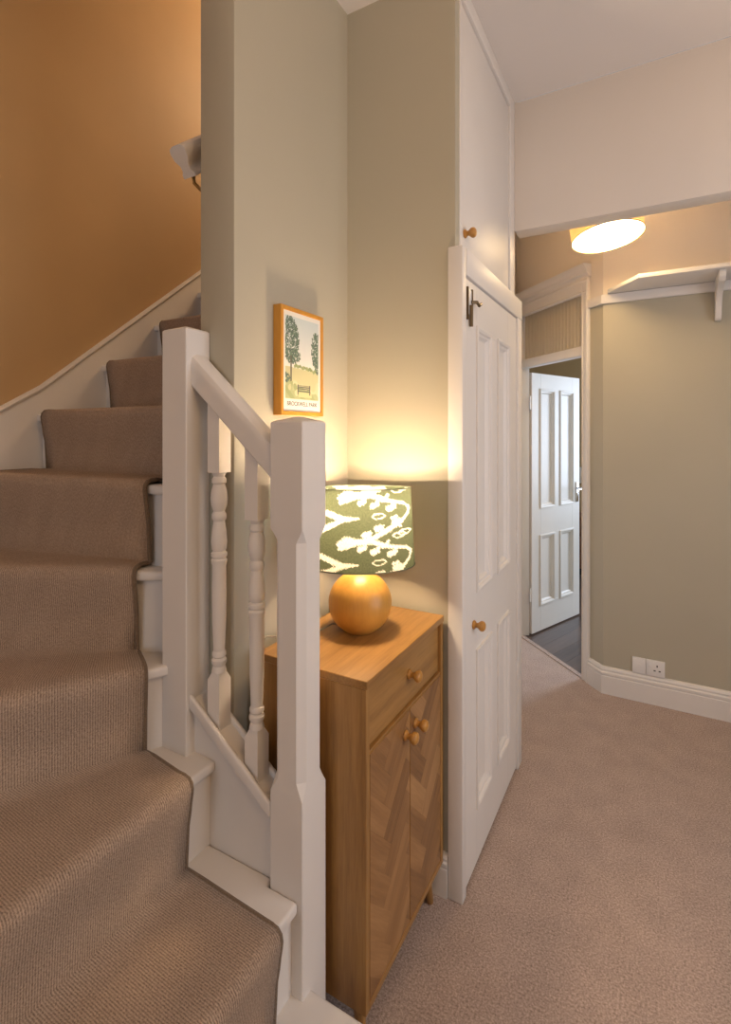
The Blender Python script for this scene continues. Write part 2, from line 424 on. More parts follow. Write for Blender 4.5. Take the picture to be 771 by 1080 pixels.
# ------------------------------------------------------------------ panelled doors
def ring_frame(b, x0, x1, z0, z1, prof, sgn=1):
    """prof: list of (inset, y)"""
    loops = []
    for d, y in prof:
        loops.append([(x0+d, y*sgn, z0+d), (x1-d, y*sgn, z0+d), (x1-d, y*sgn, z1-d), (x0+d, y*sgn, z1-d)])
    b.loft(loops, cap=False)
def panel_door(root, w, h, t, xs, zs, mat, z_off=0.0):
    """local frame: x along the door, -y the face seen, z up"""
    H = h
    def p(name, x0, x1, z0, z1):
        return B().box(x0, x1, -t/2, t/2, z0 + z_off, z1 + z_off).build(name, mat, root, bevel=0.0012, seg=1, local=True)
    p('stile', 0, xs[0][0], 0, H); p('stile', xs[-1][1], w, 0, H)
    zz = [0] + [z for a in zs for z in a] + [H]
    for k in range(0, len(zz), 2): p('rail', xs[0][0], xs[-1][1], zz[k], zz[k+1])
    for z0, z1 in zs: p('mullion', xs[0][1], xs[1][0], z0, z1)
    for x0, x1 in xs:
        for z0, z1 in zs:
            B().box(x0 - 0.002, x1 + 0.002, -t/2 + 0.013, t/2 - 0.013, z0 - 0.002 + z_off, z1 + 0.002 + z_off).build('panel', mat, root, local=True)
            b = B()
            prof = [(-0.012, -t/2 + 0.001), (-0.012, -t/2 - 0.007), (-0.004, -t/2 - 0.009), (0.004, -t/2 - 0.006), (0.008, -t/2 + 0.001), (0.016, -t/2 + 0.003), (0.022, -t/2 + 0.010), (0.026, -t/2 + 0.0135)]
            ring_frame(b, x0, x1, z0 + z_off, z1 + z_off, prof)
            ring_frame(b, x0, x1, z0 + z_off, z1 + z_off, prof, -1)
            b.build('moulding', mat, root, angle=20, local=True)
def turned_knob(parent, base, direction, s=1.0, mat=None, local=False):
    """mushroom knob standing out from base along axis X or -Y"""
    prof = [(0.013, 0), (0.015, 0.002), (0.014, 0.006), (0.0085, 0.010), (0.0085, 0.016), (0.012, 0.020), (0.0165, 0.026), (0.0175, 0.031), (0.0155, 0.037), (0.010, 0.041), (0.0, 0.042)]
    b = B()
    if direction == 'X': b.lathe([(r*s, h*s) for r, h in prof], base, 'X', 20)
    else: b.lathe([(r*s, -h*s) for r, h in prof], base, 'Y', 20)
    return b.build('knob', mat or M['knob'], parent, local=local)

# far door, standing open into the far room
hx, hy = -0.806, 3.900; fx, fy = -0.556, 4.530
ang = math.atan2(fy - hy, fx - hx); wd = math.hypot(fx - hx, fy - hy)
d1 = thing('door_1', (hx, hy, 0), 'white four-panel door standing open into the far room', None, kind='structure', rz=ang)
panel_door(d1, wd, 1.925, 0.036, [(0.115, 0.292), (0.392, 0.569)], [(0.20, 0.705), (0.925, 1.80)], M['white'], 0.008)
b = B(); b.box(wd - 0.062, wd - 0.026, -0.026, -0.018, 0.93, 1.09); b.build('handle_plate', M['chrome'], d1, bevel=0.002, local=True)
b = B(); b.tube([(wd - 0.044, -0.02, 1.04), (wd - 0.044, -0.055, 1.04), (wd - 0.050, -0.066, 1.04), (wd - 0.075, -0.070, 1.038), (wd - 0.145, -0.068, 1.03)], 0.008); b.build('door_handle', M['chrome'], d1, local=True)
b = B(); b.tube([(wd - 0.044, 0.02, 1.04), (wd - 0.044, 0.055, 1.04), (wd - 0.050, 0.066, 1.04), (wd - 0.145, 0.068, 1.03)], 0.008); b.build('door_handle', M['chrome'], d1, local=True)
for z in (0.25, 1.66):
    b = B(); b.lathe([(0.006, 0), (0.006, 0.10)], (-0.008, -0.02, z), 'Z', 10); b.box(-0.03, -0.006, -0.022, -0.019, z, z + 0.10)
    b.build('hinge', M['white'], d1, local=True)

# built-in cupboard beside the nook
CX = -0.535
cu = thing('built_in_cupboard', (-0.56, 1.97, 0), 'tall cream built-in cupboard with four-panel door and smaller door above', 'cupboard')
B().box(-0.580, -0.530, 1.566, 1.604, 0.0, 2.092).build('post', M['white'], cu, bevel=0.004)
B().box(-0.60, -0.528, 2.314, 2.386, 0.0, 2.004).build('post', M['white'], cu, bevel=0.004)
B().box(-0.60, -0.528, 1.604, 2.392, 2.004, 2.092).build('header', M['white'], cu, bevel=0.004)
B().box(-0.600, -0.5565, 1.6205, 1.640, 2.092, ZC).build('upper_stile', M['white'], cu, bevel=0.002)
B().box(-0.600, -0.5585, 2.296, 2.38, 2.092, ZC).build('upper_stile', M['white'], cu, bevel=0.002)
B().box(-0.600, -0.5565, 1.640, 2.296, 2.942, ZC).build('upper_rail', M['white'], cu, bevel=0.002)
B().box(-0.600, -0.5565, 1.640, 2.296, 2.092, 2.112).build('upper_rail', M['white'], cu, bevel=0.002)
ud = B().box(-0.600, -0.566, 1.643, 2.293, 2.115, 2.939).build('upper_door', M['white'], cu, bevel=0.003)
turned_knob(ud, (-0.566, 1.690, 2.172), 'X', 1.0)
B().box(-0.90, -0.885, 1.63, 2.36, 0.0, ZC).build('back_board', M['white'], cu)
B().box(-0.885, -0.60, 2.345, 2.375, 0.0, ZC).build('side_board', M['white'], cu)
ld = bpy.data.objects.new('lower_door', None); COL.objects.link(ld); ld.parent = cu
ld.location = Vector((CX - 0.0155, 1.607, 0)) - Vector(cu.location); ld.rotation_euler = (0, 0, PI/2)
panel_door(ld, 0.704, 1.985, 0.030, [(0.125, 0.288), (0.395, 0.556)], [(0.20, 0.725), (0.945, 1.835)], M['white'], 0.015)
turned_knob(ld, (0.085, -0.015, 0.847), 'Y', 1.0, local=True)
b = B(); b.box(0.018, 0.058, -0.019, -0.014, 1.885, 1.968); b.build('latch_plate', M['plastic'], ld, bevel=0.001, local=True)
b = B(); b.box(0.012, 0.018, -0.022, -0.014, 1.865, 1.972); b.box(0.058, 0.064, -0.022, -0.014, 1.865, 1.972); b.lathe([(0.006, 0), (0.006, 0.07)], (0.037, -0.024, 1.845), 'Z', 10)
b.tube([(0.050, -0.020, 1.928), (0.066, -0.034, 1.930), (0.085, -0.036, 1.922), (0.112, -0.034, 1.934)], 0.0055, 8)
b.build('latch_bolt', M['bronze'], ld, local=True)
for z in (0.42, 1.0, 1.62):
    b = B(); b.box(0.700, 0.722, -0.021, -0.014, z, z + 0.06); b.build('hinge', M['white'], ld, bevel=0.002, local=True)

# ------------------------------------------------------------------ staircase
st = thing('staircase', (-1.3, 0.9, 0), 'white painted winder staircase with newel posts, handrail and turned balusters', 'staircase')
ZS = [0, 0.22, 0.44, 0.66, 0.88, 1.112, 1.347, 1.565] + [1.565 + 0.2165*i for i in range(1, 7)]
YI = 0.955
def L(*a): return [Vector((p[0], p[1])) for p in a]
NOSE = {1: L((-0.42, 0.968), (-0.42, -0.02)), 2: L((-0.70, 0.934), (-0.70, -0.02)), 3: L((-0.977, YI), (-0.977, -0.02)),
        4: L((-1.106, YI), (-1.672, -0.02)), 5: L((-1.18, 0.968), (XL, 0.47)), 6: L((-1.18, 0.988), (XL, 0.855))}
y = 1.09; G = 0.262
for k in range(7, 14): NOSE[k] = L((XS - 0.002, y), (XL, y)); y += G
YTOP = y
def nrm(k):
    a, b_ = NOSE[k]; t = (b_ - a).normalized(); n = Vector((-t.y, t.x))
    if n.dot(Vector((1, -0.6))) < 0: n = -n
    return n
for k in range(1, 14):
    n = nrm(k); a, c = NOSE[k]
    if k < 13:
        n2 = nrm(k+1); a2, c2 = NOSE[k+1]; a2 = a2 - n2*0.03; c2 = c2 - n2*0.03
    else:
        a2, c2 = L((XS - 0.002, YTOP + 0.9), (XL, YTOP + 0.9))
    poly = [a, c]
    if k == 4: poly += [Vector((XL, -0.02))]
    poly += [c2]
    if k == 1: poly += [Vector((a2.x, 0.968))]
    elif k == 2: poly += [Vector((a2.x, YI)), Vector((-0.79, YI)), Vector((-0.79, 0.934))]
    else: poly += [a2]
    z = ZS[k]
    B().prism([(p.x, p.y, z - 0.028) for p in poly], (0, 0, 0.028)).build('tread', M['white'], st, bevel=0.008, seg=3)
    r0, r1 = a - n*0.020, c - n*0.020
    if k == 1: r0 = Vector((r0.x, 0.965))
    q = [(r0.x, r0.y), (r1.x, r1.y), (r1.x - n.x*0.018, r1.y - n.y*0.018), (r0.x - n.x*0.018, r0.y - n.y*0.018)]
    B().prism([(p[0], p[1], ZS[k-1] - 0.001) for p in q], (0, 0, z - 0.028 - ZS[k-1])).build('riser', M['white'], st)
# strings: wall string, closed string under the balusters, bottom step end
def yz_plate(b, x0, x1, prof): return b.prism([(x0, p[0], p[1]) for p in prof], (x1 - x0, 0, 0))
def xz_plate(b, y0, y1, prof): return b.prism([(p[0], y0, p[1]) for p in prof], (0, y1 - y0, 0))
top = [(-0.02, 0.98), (0.30, 1.12), (0.62, 1.345), (0.97, 1.572), (1.11, 1.660), (1.11 + 1.85, 1.66 + 1.85*0.8265)]
B_ = yz_plate(B(), XL - 0.001, XL + 0.022, top + [(2.96, 2.60), (1.11, 1.0), (-0.02, 0.3)]); B_.build('wall_string', M['white'], st, bevel=0.003)
b = B(); b.sweep([(XL, p[0], p[1]) for p in top], [(0, 0), (0.028, 0), (0.031, 0.008), (0.022, 0.016), (0, 0.018)], (0, 0, 1)); b.build('string_bead', M['white'], st)
sl = 0.70; x1s, x2s = -0.784, -1.054
def zc(x): return 0.612 + (-(x) - 0.797)*sl
xz_plate(B(), YI, 0.995, [(x1s, zc(x1s)), (x2s, zc(x2s)), (x2s, 0.40), (x1s, 0.20)]).build('closed_string', M['white'], st)
xz_plate(B(), 0.94, 1.006, [(x1s, zc(x1s) - 0.004), (x2s, zc(x2s) - 0.004), (x2s, zc(x2s) + 0.010), (x1s, zc(x1s) + 0.010)]).build('string_cap', M['white'], st, bevel=0.003)
for y0 in (0.936, 0.997):
    xz_plate(B(), y0, y0 + 0.013, [(x1s, zc(x1s) - 0.012), (x2s, zc(x2s) - 0.012), (x2s, zc(x2s) + 0.024), (x1s, zc(x1s) + 0.024)]).build('cap_lip', M['white'], st, bevel=0.005, seg=3)
xz_plate(B(), 0.945, 0.963, [(-0.445, 0.0), (-0.445, 0.192), (-0.70, 0.192), (-0.70, 0.0)]).build('step_end', M['white'], st)
xz_plate(B(), 0.958, 0.995, [(-0.70, 0.0), (-0.70, 0.45), (-0.79, 0.45), (-1.09, 0.7), (-1.09, 0.0)]).build('spandrel_panel', M['white'], st)
xz_plate(B(), -0.045, -0.02, [(-0.40, 0.0), (-0.40, 0.24), (-0.68, 0.46), (-0.96, 0.68), (-1.66, 0.92), (XL, 0.98), (XL, 0.0)]).build('outer_string', M['white'], st, bevel=0.003)
# newel posts
def newel(x0, x1, y0, y1, zb, zt, c_hi, c_lo):
    cx, cy = (x0+x1)/2, (y0+y1)/2; h = (x1-x0)/2; hyv = (y1-y0)/2/h
    def ring(z, hh, c):
        return [(cx+p, cy+q*hyv, z) for p, q in ((-hh+c, -hh), (hh-c, -hh), (hh, -hh+c), (hh, hh-c), (hh-c, hh), (-hh+c, hh), (-hh, hh-c), (-hh, -hh+c))]
    s = 0.0022
    if c_hi is None: mid = []
    else: mid = [ring(c_lo - 0.035, h, s), ring(c_lo - 0.022, h - 0.002, 0.008), ring(c_lo, h - 0.004, 0.017), ring(c_hi, h - 0.004, 0.017), ring(c_hi + 0.018, h - 0.002, 0.008), ring(c_hi + 0.03, h, s)]
    R_ = [ring(zb, h, s)] + mid + [
         ring(zt - 0.012, h, s), ring(zt - 0.008, h - 0.004, s), ring(zt + 0.003, 0.006, s)]
    B().loft(R_).build('newel_post', M['white'], st, angle=22)
newel(-0.782, -0.688, 0.934, 1.028, 0.0, 1.532, 1.245, 0.70)
newel(-1.145, -1.053, 0.927, 1.008, 0.30, 1.778, None, None)
# handrail
sr = 0.87
def zr(x): return 1.70 - (x + 1.05)*sr
HR = [(-0.026, -0.085), (0.026, -0.085), (0.029, -0.080), (0.030, -0.045), (0.031, -0.022), (0.026, -0.007), (0.014, 0.0), (-0.014, 0.0), (-0.026, -0.007), (-0.031, -0.022), (-0.030, -0.045), (-0.029, -0.080)]
b = B(); b.loft([[(x, 0.974 + s, zr(x) + hh) for s, hh in HR] for x in (-0.784, -1.056)]); b.build('handrail', M['white'], st, angle=30)
# turned balusters
TURN = [(0, .019), (.02, .014), (.035, .0185), (.05, .0185), (.06, .015), (.09, .0195), (.13, .022), (.165, .020), (.195, .0145), (.21, .0185), (.23, .0185), (.245, .0145), (.29, .018), (.35, .0205), (.385, .0185), (.395, .0155), (.405, .0205), (.42, .0205), (.43, .017), (.44, .0205), (.455, .0195), (.47, .0175), (.60, .0185), (.75, .0175), (.895, .0145), (.905, .0175), (.92, .0175), (.93, .014), (.94, .019), (.955, .019), (.97, .0155), (1, .019)]
def baluster(x, zt_turn, zb_turn):
    hb = 0.0205; yb = 0.974
    b = B()
    zt0 = zr(x) - 0.072
    b.poly([(x-hb, yb-hb, zt_turn), (x+hb, yb-hb, zt_turn), (x+hb, yb+hb, zt_turn), (x-hb, yb+hb, zt_turn),
            (x-hb, yb-hb, zt0 + hb*sr), (x+hb, yb-hb, zt0 - hb*sr), (x+hb, yb+hb, zt0 - hb*sr), (x-hb, yb+hb, zt0 + hb*sr)],
           [(3,2,1,0),(4,5,6,7),(0,1,5,4),(1,2,6,5),(2,3,7,6),(3,0,4,7)])
    z0 = zc(x) + 0.008
    # square foot with a pyramidal shoulder
    b.loft([[(x-hb, yb-hb, z0 + hb*sl), (x+hb, yb-hb, z0 - hb*sl), (x+hb, yb+hb, z0 - hb*sl), (x-hb, yb+hb, z0 + hb*sl)],
            [(x-hb, yb-hb, zb_turn - 0.02), (x+hb, yb-hb, zb_turn - 0.02), (x+hb, yb+hb, zb_turn - 0.02), (x-hb, yb+hb, zb_turn - 0.02)],
            [(x-.012, yb-.012, zb_turn), (x+.012, yb-.012, zb_turn), (x+.012, yb+.012, zb_turn), (x-.012, yb+.012, zb_turn)]])
    Ln = zt_turn - zb_turn
    b.lathe([(r, zt_turn - t*Ln) for t, r in TURN], (x, yb, 0), 'Z', 18)
    b.build('baluster', M['white'], st, angle=30)
baluster(-0.984, 1.394, 0.880)
baluster(-0.857, 1.283, 0.770)

# stair carpet runner: one continuous strip
RR = {1: ((-0.42, 0.85), (-0.42, 0.08)), 2: ((-0.70, 0.852), (-0.70, 0.08)), 3: ((-0.977, 0.862), (-0.977, 0.08)),
      4: ((-1.150, 0.878), (-1.60, 0.10)), 5: ((-1.252, 0.929), (-1.985, 0.518)), 6: ((-1.262, 0.977), (-1.985, 0.868))}
for k in range(7, 14): RR[k] = ((-1.155, NOSE[k][0].y), (-1.985, NOSE[k][0].y))
NCOL = 14; TH = 0.012
cols = []
for c in range(NCOL + 1):
    s = c / NCOL; path = []
    for k in range(1, 14):
        n = nrm(k); p = Vector(RR[k][0]).lerp(Vector(RR[k][1]), s); z = ZS[k]
        def at(o, zz): return Vector((p.x + n.x*o, p.y + n.y*o, zz))
        zb = ZS[k-1] + (TH if k > 1 else 0.002)
        path += [at(-0.004, zb), at(0.001, (zb + z)/2), at(0.0065, z - 0.075), at(0.0105, z - 0.045), at(0.0135, z - 0.028), at(0.0155, z - 0.012), at(0.013, z + 0.001), at(0.005, z + 0.0095), at(-0.008, z + TH), at(-0.03, z + TH + 0.0005)]
        if k < 13:
            n2 = nrm(k+1); p2 = Vector(RR[k+1][0]).lerp(Vector(RR[k+1][1]), s) - n2*0.008
            q0 = at(-0.03, z + TH); q1 = Vector((p2.x, p2.y, z + TH))
            for f in (0.35, 0.7): path.append(q0.lerp(q1, f))
    path.append(Vector((p.x, YTOP + 0.85, ZS[13] + TH)))
    cols.append(path)
me = bpy.data.meshes.new('stair_runner'); verts = []; faces = []; uvs = []
n_p = len(cols[0])
for c in range(NCOL + 1):
    acc = 0.0
    for i, v in enumerate(cols[c]):
        if i: acc += (v - cols[c][i-1]).length
        verts.append(v); uvs.append((c/NCOL*0.80, acc))
for c in range(NCOL):
    for i in range(n_p - 1):
        a = c*n_p + i; faces.append((a, a+1, a+n_p+1, a+n_p))
me.from_pydata(verts, [], faces)
uvl = me.uv_layers.new(name='UVMap')
for lp in me.loops: uvl.data[lp.index].uv = uvs[lp.vertex_index]
for p in me.polygons: p.use_smooth = True
me.materials.append(M['runner']); me.validate()
ru = bpy.data.objects.new('stair_runner', me); COL.objects.link(ru)
tag(ru, 'brown ribbed carpet runner climbing the white winder stairs', 'carpet runner')
so = ru.modifiers.new('thickness', 'SOLIDIFY'); so.thickness = 0.009; so.offset = 1 if False else 0
for ci, c in enumerate((0, NCOL)):
    B().tube([v for v in cols[c]], 0.0062, 8, up=(1, 1, 0)).build('edge_binding', M['binding'], ru)

# wall-mounted handrail up the stairs
wr = thing('wall_handrail', (-1.13, 1.05, 2.2), 'white moulded handrail rising along the stairs behind the picture wall', 'handrail')
pr = [(-0.030, 0.030), (-0.026, 0.041), (-0.012, 0.047), (0.012, 0.047), (0.026, 0.041), (0.030, 0.030), (0.027, 0.010), (0.016, -0.006), (0.016, -0.020), (0.024, -0.030), (0.024, -0.040), (-0.024, -0.040), (-0.024, -0.030), (-0.016, -0.020), (-0.016, -0.006), (-0.027, 0.010)]
td = Vector((0, 1, 0.826)).normalized(); ud_ = Vector((0, -td.z, td.y))
p0 = Vector((-1.188, 1.035, 2.275))
b = B(); b.loft([[p0 + td*d + Vector((1, 0, 0))*s + ud_*h for s, h in pr] for d in (0, 2.0)]); b.build('rail', M['white'], wr, angle=40)
for d in (0.016, 1.2):
    q0 = p0 + td*d - ud_*0.040
    b = B(); b.tube([q0, q0 + Vector((0, 0.004, -0.02)), q0 + Vector((0.018, 0.010, -0.040)), q0 + Vector((0.045, 0.014, -0.050)), q0 + Vector((0.096, 0.014, -0.050))], 0.0055, 10)
    b.lathe([(0.022, 0), (0.022, 0.005)], tuple(q0 + Vector((0.092, 0.014, -0.050))), 'X', 16)
    b.build('bracket', M['brass'], wr)

# ------------------------------------------------------------------ oak cabinet
ca = thing('oak_cabinet', (-0.76, 1.3025, 0), 'narrow oak cabinet with a drawer and herringbone doors behind the newel post', 'cabinet')
Y0, Y1, X0, X1, ZT = 1.055, 1.559, -0.925, -0.593, 0.91
B().box(X0, X1 + 0.003, Y0 - 0.001, Y1 + 0.001, ZT - 0.020, ZT).build('top_panel', M['oak_y'], ca, bevel=0.0015, seg=1)
B().box(X0, X1, Y0, Y0 + 0.018, 0.118, ZT - 0.0205).build('side_panel', M['oak_v'], ca, bevel=0.0012, seg=1)
B().box(X0, X1, Y1 - 0.018, Y1, 0.118, ZT - 0.0205).build('side_panel', M['oak_v'], ca, bevel=0.0012, seg=1)
B().box(X0, X1, Y0 + 0.0185, Y1 - 0.0185, 0.118, 0.136).build('bottom_panel', M['oak_y'], ca, bevel=0.0012, seg=1)
B().box(X0, X0 + 0.008, Y0 + 0.0185, Y1 - 0.0185, 0.1365, ZT - 0.021).build('back_panel', M['oak_v'], ca)
B().box(X0 + 0.010, X1 - 0.003, Y0 + 0.0185, Y1 - 0.0185, 0.7295, 0.7355).build('shelf', M['oak_y'], ca)
dr = B().box(X1 - 0.030, X1 - 0.010, Y0 + 0.020, Y1 - 0.020, 0.738, ZT - 0.023).build('drawer', M['oak_y'], ca, bevel=0.001, seg=1)
turned_knob(dr, (X1 - 0.010, 1.318, 0.818), 'X', 0.95)
YM = (Y0 + Y1)/2
def clip(poly, ax, lim, keep_less):
    out = []
    for i in range(len(poly)):
        a, c = poly[i], poly[(i+1) % len(poly)]
        ia = (a[ax] <= lim) if keep_less else (a[ax] >= lim); ic = (c[ax] <= lim) if keep_less else (c[ax] >= lim)
        if ia: out.append(a)
        if ia != ic:
            t = (lim - a[ax])/(c[ax] - a[ax]); p = [a[0] + t*(c[0]-a[0]), a[1] + t*(c[1]-a[1])]; p[ax] = lim; out.append(tuple(p))
    return out
def area(p): return abs(sum(p[i][0]*p[(i+1) % len(p)][1] - p[(i+1) % len(p)][0]*p[i][1] for i in range(len(p))))/2
def veneer(door, y0, y1, z0, z1, xf, seed):
    W, Ln = 0.062, 0.186; c45 = math.cos(PI/4)
    for i in range(-14, 15):
        for j in range(-6, 7):
            for typ in (0, 1):
                # herringbone: bars along a and along b in a 45-degree frame
                if typ == 0: a0, b0, da, db = i*W + j*Ln*1.0 + 0, i*W - j*Ln, Ln, W
                else: a0, b0, da, db = i*W + j*Ln + Ln - 0*W, i*W - j*Ln - Ln + W, W, Ln
                q = [(a0, b0), (a0+da, b0), (a0+da, b0+db), (a0, b0+db)]
                yy = lambda a, bb: (y0+y1)/2 + (a - bb)*c45
                zz = lambda a, bb: (z0+z1)/2 + (a + bb)*c45
                p = [(yy(*v), zz(*v)) for v in q]
                for ax, lim, less in ((0, y0, False), (0, y1, True), (1, z0, False), (1, z1, True)):
                    if p: p = clip(p, ax, lim, less)
                if len(p) < 3 or area(p) < 6e-5: continue
                cy = sum(v[0] for v in p)/len(p); cz = sum(v[1] for v in p)/len(p)
                # shrink a hair for the joint, place in a frame whose x runs along the grain
                ga = PI/4 if typ == 0 else 3*PI/4
                # object rotated about world X so that local x lies along the grain direction in the yz plane
                dirv = Vector((0, c45, c45)) if typ == 0 else Vector((0, -c45, c45))
                nv = Vector((1, 0, 0)); sv = nv.cross(dirv)
                loc = []
                for vy, vz in p:
                    k = 0.9965; d = Vector((0, (vy - cy)*k, (vz - cz)*k)); loc.append((d.dot(dirv), d.dot(sv), 0.0))
                b = B(); b.prism(loc, (0, 0, 0.0012))
                o = b.build('veneer_piece', M['veneer'], door, local=True)
                mtx = Matrix((( dirv.x, sv.x, nv.x), (dirv.y, sv.y, nv.y), (dirv.z, sv.z, nv.z))).to_4x4()
                o.matrix_local = Matrix.Translation(Vector((xf, cy, cz)) - wloc(door)) @ mtx
for y0, y1 in ((Y0 + 0.020, YM - 0.0012), (YM + 0.0012, Y1 - 0.020)):
    do = B().box(X1 - 0.020, X1 - 0.0018, y0, y1, 0.1375, 0.7285).build('door', M['oak_v'], ca, bevel=0.0008, seg=1)
    veneer(do, y0 + 0.0012, y1 - 0.0012, 0.139, 0.727, X1 - 0.002, 1)
    ky = YM - 0.034 if y0 < YM - 0.1 else YM + 0.034
    turned_knob(do, (X1 - 0.001, ky, 0.672), 'X', 0.95)
for lx in (X0 + 0.05, X1 - 0.045):
    for ly in (Y0 + 0.045, Y1 - 0.045):
        sx = -1 if lx < -0.76 else 1; sy = -1 if ly < YM else 1
        b = B(); rings = []
        for r, z, o_ in ((0.010, 0.0, 0.022), (0.0115, 0.004, 0.0215), (0.018, 0.117, 0)):
            rings.append([(lx + sx*o_*0.6 + r*math.cos(2*PI*i/16), ly + sy*o_*0.6 + r*math.sin(2*PI*i/16), z) for i in range(16)])
        b.loft(rings); b.build('leg', M['oak_v'], ca)

# ------------------------------------------------------------------ table lamp
LX, LY = -0.765, 1.325
la = thing('table_lamp', (LX, LY, ZT), 'lit table lamp with round honey wood base and green patterned shade', 'lamp')
prof = [(0.0, 0.0), (0.044, 0.0), (0.048, 0.003)]
for i in range(1, 24):
    a = -PI/2 + math.radians(31) + (PI - math.radians(31) - math.radians(14))*i/23
    prof.append((0.094*math.cos(a), 0.083 + 0.094*math.sin(a)*0.98))
prof += [(0.018, 0.178), (0.0, 0.178)]
b = B(); b.lathe(prof, (LX, LY, ZT), 'Z', 48); b.build('base', M['ball'], la)
b = B(); b.lathe([(0.010, 0.176), (0.010, 0.295), (0.016, 0.297), (0.016, 0.342), (0.012, 0.346)], (LX, LY, ZT), 'Z', 20); b.build('bulb_holder', M['brass'], la)
b = B(); b.lathe([(0.010, 0.342), (0.013, 0.355), (0.026, 0.378), (0.028, 0.390), (0.022, 0.405), (0.0, 0.413)], (LX, LY, ZT), 'Z', 20); b.build('bulb', M['bulb'], la)
ZB_, ZT_ = 1.11, 1.333; RB, RT = 0.162, 0.150
# print: motif drawn in the developed shade, u = angle, v = height
def seg_d(px, py, ax, ay, bx, by):
    dx, dy = bx-ax, by-ay; l2 = dx*dx+dy*dy
    t = 0 if l2 == 0 else max(0, min(1, ((px-ax)*dx+(py-ay)*dy)/l2))
    return math.hypot(px-ax-t*dx, py-ay-t*dy)
STROKES = []   # (polyline, width) in pixels of a 667 x 600 sheet, y down from the top rim at 80 to the bottom rim at 640
def stroke(pts, ws):
    for i in range(len(pts)-1): STROKES.append((*pts[i], *pts[i+1], ws[i], ws[i+1]))
for dy in (-310, 0, 310):
    stroke([(120, 140+dy), (200, 125+dy), (330, 122+dy), (450, 158+dy), (560, 178+dy), (596, 215+dy), (585, 260+dy), (540, 305+dy), (450, 352+dy), (350, 408+dy), (250, 432+dy), (165, 440+dy)], [26, 24, 20, 14, 9, 7, 7, 14, 14, 14, 18, 40])
    for x, y_, r in ((270, 165, 22), (355, 185, 22), (470, 205, 22), (420, 148, 20), (505, 302, 26), (385, 338, 22), (300, 384, 22), (140, 160, 20), (490, 275, 14)):
        stroke([(x-16, y_+dy+6), (x+18, y_+dy-6)], [r*0.85, r*0.65]); stroke([(x, y_+dy), (x+28, y_+dy+(-30 if y_ < 240 else 34))], [r*0.6, 9])
    stroke([(-60, 220+dy), (30, 248+dy), (130, 285+dy), (245, 276+dy)], [16, 18, 22, 5])
    stroke([(-60, 385+dy), (20, 345+dy), (130, 290+dy)], [18, 18, 16])
    for x, y_ in ((380, 265), (555, 385), (520, 90), (425, 580-310)):
        if (x, y_) == (425, 270): continue
        stroke([(x-45, y_+dy), (x-25, y_-16+dy), (x+28, y_-20+dy), (x+48, y_-6+dy)], [3.5]*4); stroke([(x-45, y_+dy), (x-20, y_+17+dy), (x+22, y_+12+dy), (x+48, y_-6+dy)], [3.5]*4)
def shade_col(phi, v):
    """phi: angle from the side seen, -pi..pi ; v 0 top .. 1 bottom"""
    per = PI*0.92
    f = (phi + per/2) % per - per/2
    X = (380 + 57*math.sin(max(-PI/2, min(PI/2, f*PI/per*1.0))) - 340)/0.1574
    Yp = 85 + v*560
    jit = 5*math.sin(X*0.35 + math.sin(Yp*0.3)*2) + 3*math.sin(Yp*0.9)
    for ax, ay, bx, by, w0, w1 in STROKES:
        if min(ay, by) - 60 > Yp or max(ay, by) + 60 < Yp: continue
        dx, dy = bx-ax, by-ay; l2 = dx*dx+dy*dy
        t = max(0, min(1, ((X-ax)*dx+(Yp-ay)*dy)/l2)); wd_ = w0 + t*(w1-w0)
        if math.hypot(X-ax-t*dx, Yp-ay-t*dy) < wd_ + jit*min(1, wd_/14): return (0.93, 0.88, 0.76)
    return (0.105, 0.125, 0.075)
NA, NV = 420, 84; TILT = 0.06
verts, faces, colr, uvv = [], [], [], []
view = math.atan2(-LY, -LX)
for j in range(NV + 1):
    v = j/NV; r = RT + (RB - RT)*v; z = ZT_ + (ZB_ - ZT_)*v
    for i in range(NA):
        phi = -PI + 2*PI*i/NA; a = view + phi
        verts.append((r*math.cos(a), r*math.sin(a), z - ZT + TILT*r*math.cos(phi))); colr.append(shade_col(phi, v)); uvv.append((phi*0.16, v*0.22))
for j in range(NV):
    for i in range(NA): faces.append((j*NA+i, j*NA+(i+1) % NA, (j+1)*NA+(i+1) % NA, (j+1)*NA+i))
me = bpy.data.meshes.new('shade'); me.from_pydata(verts, [], faces)
at_ = me.color_attributes.new('print', 'FLOAT_COLOR', 'POINT')
for i, c in enumerate(colr): at_.data[i].color = (*c, 1)
uvl = me.uv_layers.new(name='UVMap')
for lp in me.loops: uvl.data[lp.index].uv = uvv[lp.vertex_index]
for p in me.polygons: p.use_smooth = True
me.materials.append(M['shade']); sh = bpy.data.objects.new('shade', me); COL.objects.link(sh); sh.parent = la; WL[sh.name] = Vector((LX, LY, ZT))
M['rim'] = plain('shade_rim', (0.10, 0.12, 0.08), 0.8)
for z, r in ((ZT_, RT), (ZB_, RB)):
    b = B(); b.tube([(LX + r*math.cos(2*PI*i/64), LY + r*math.sin(2*PI*i/64), z + TILT*r*math.cos(2*PI*i/64 - view)) for i in range(65)], 0.0018, 6); b.build('shade_rim', M['rim'], la)
b = B()
for k in range(3):
    a = 2*PI*k/3 + 0.4; b.tube([(LX + 0.02*math.cos(a), LY + 0.02*math.sin(a), ZT + 0.222), (LX + 0.157*math.cos(a), LY + 0.157*math.sin(a), ZB_ + 0.025)], 0.0014, 6)
b.build('shade_carrier', M['brass'], la)
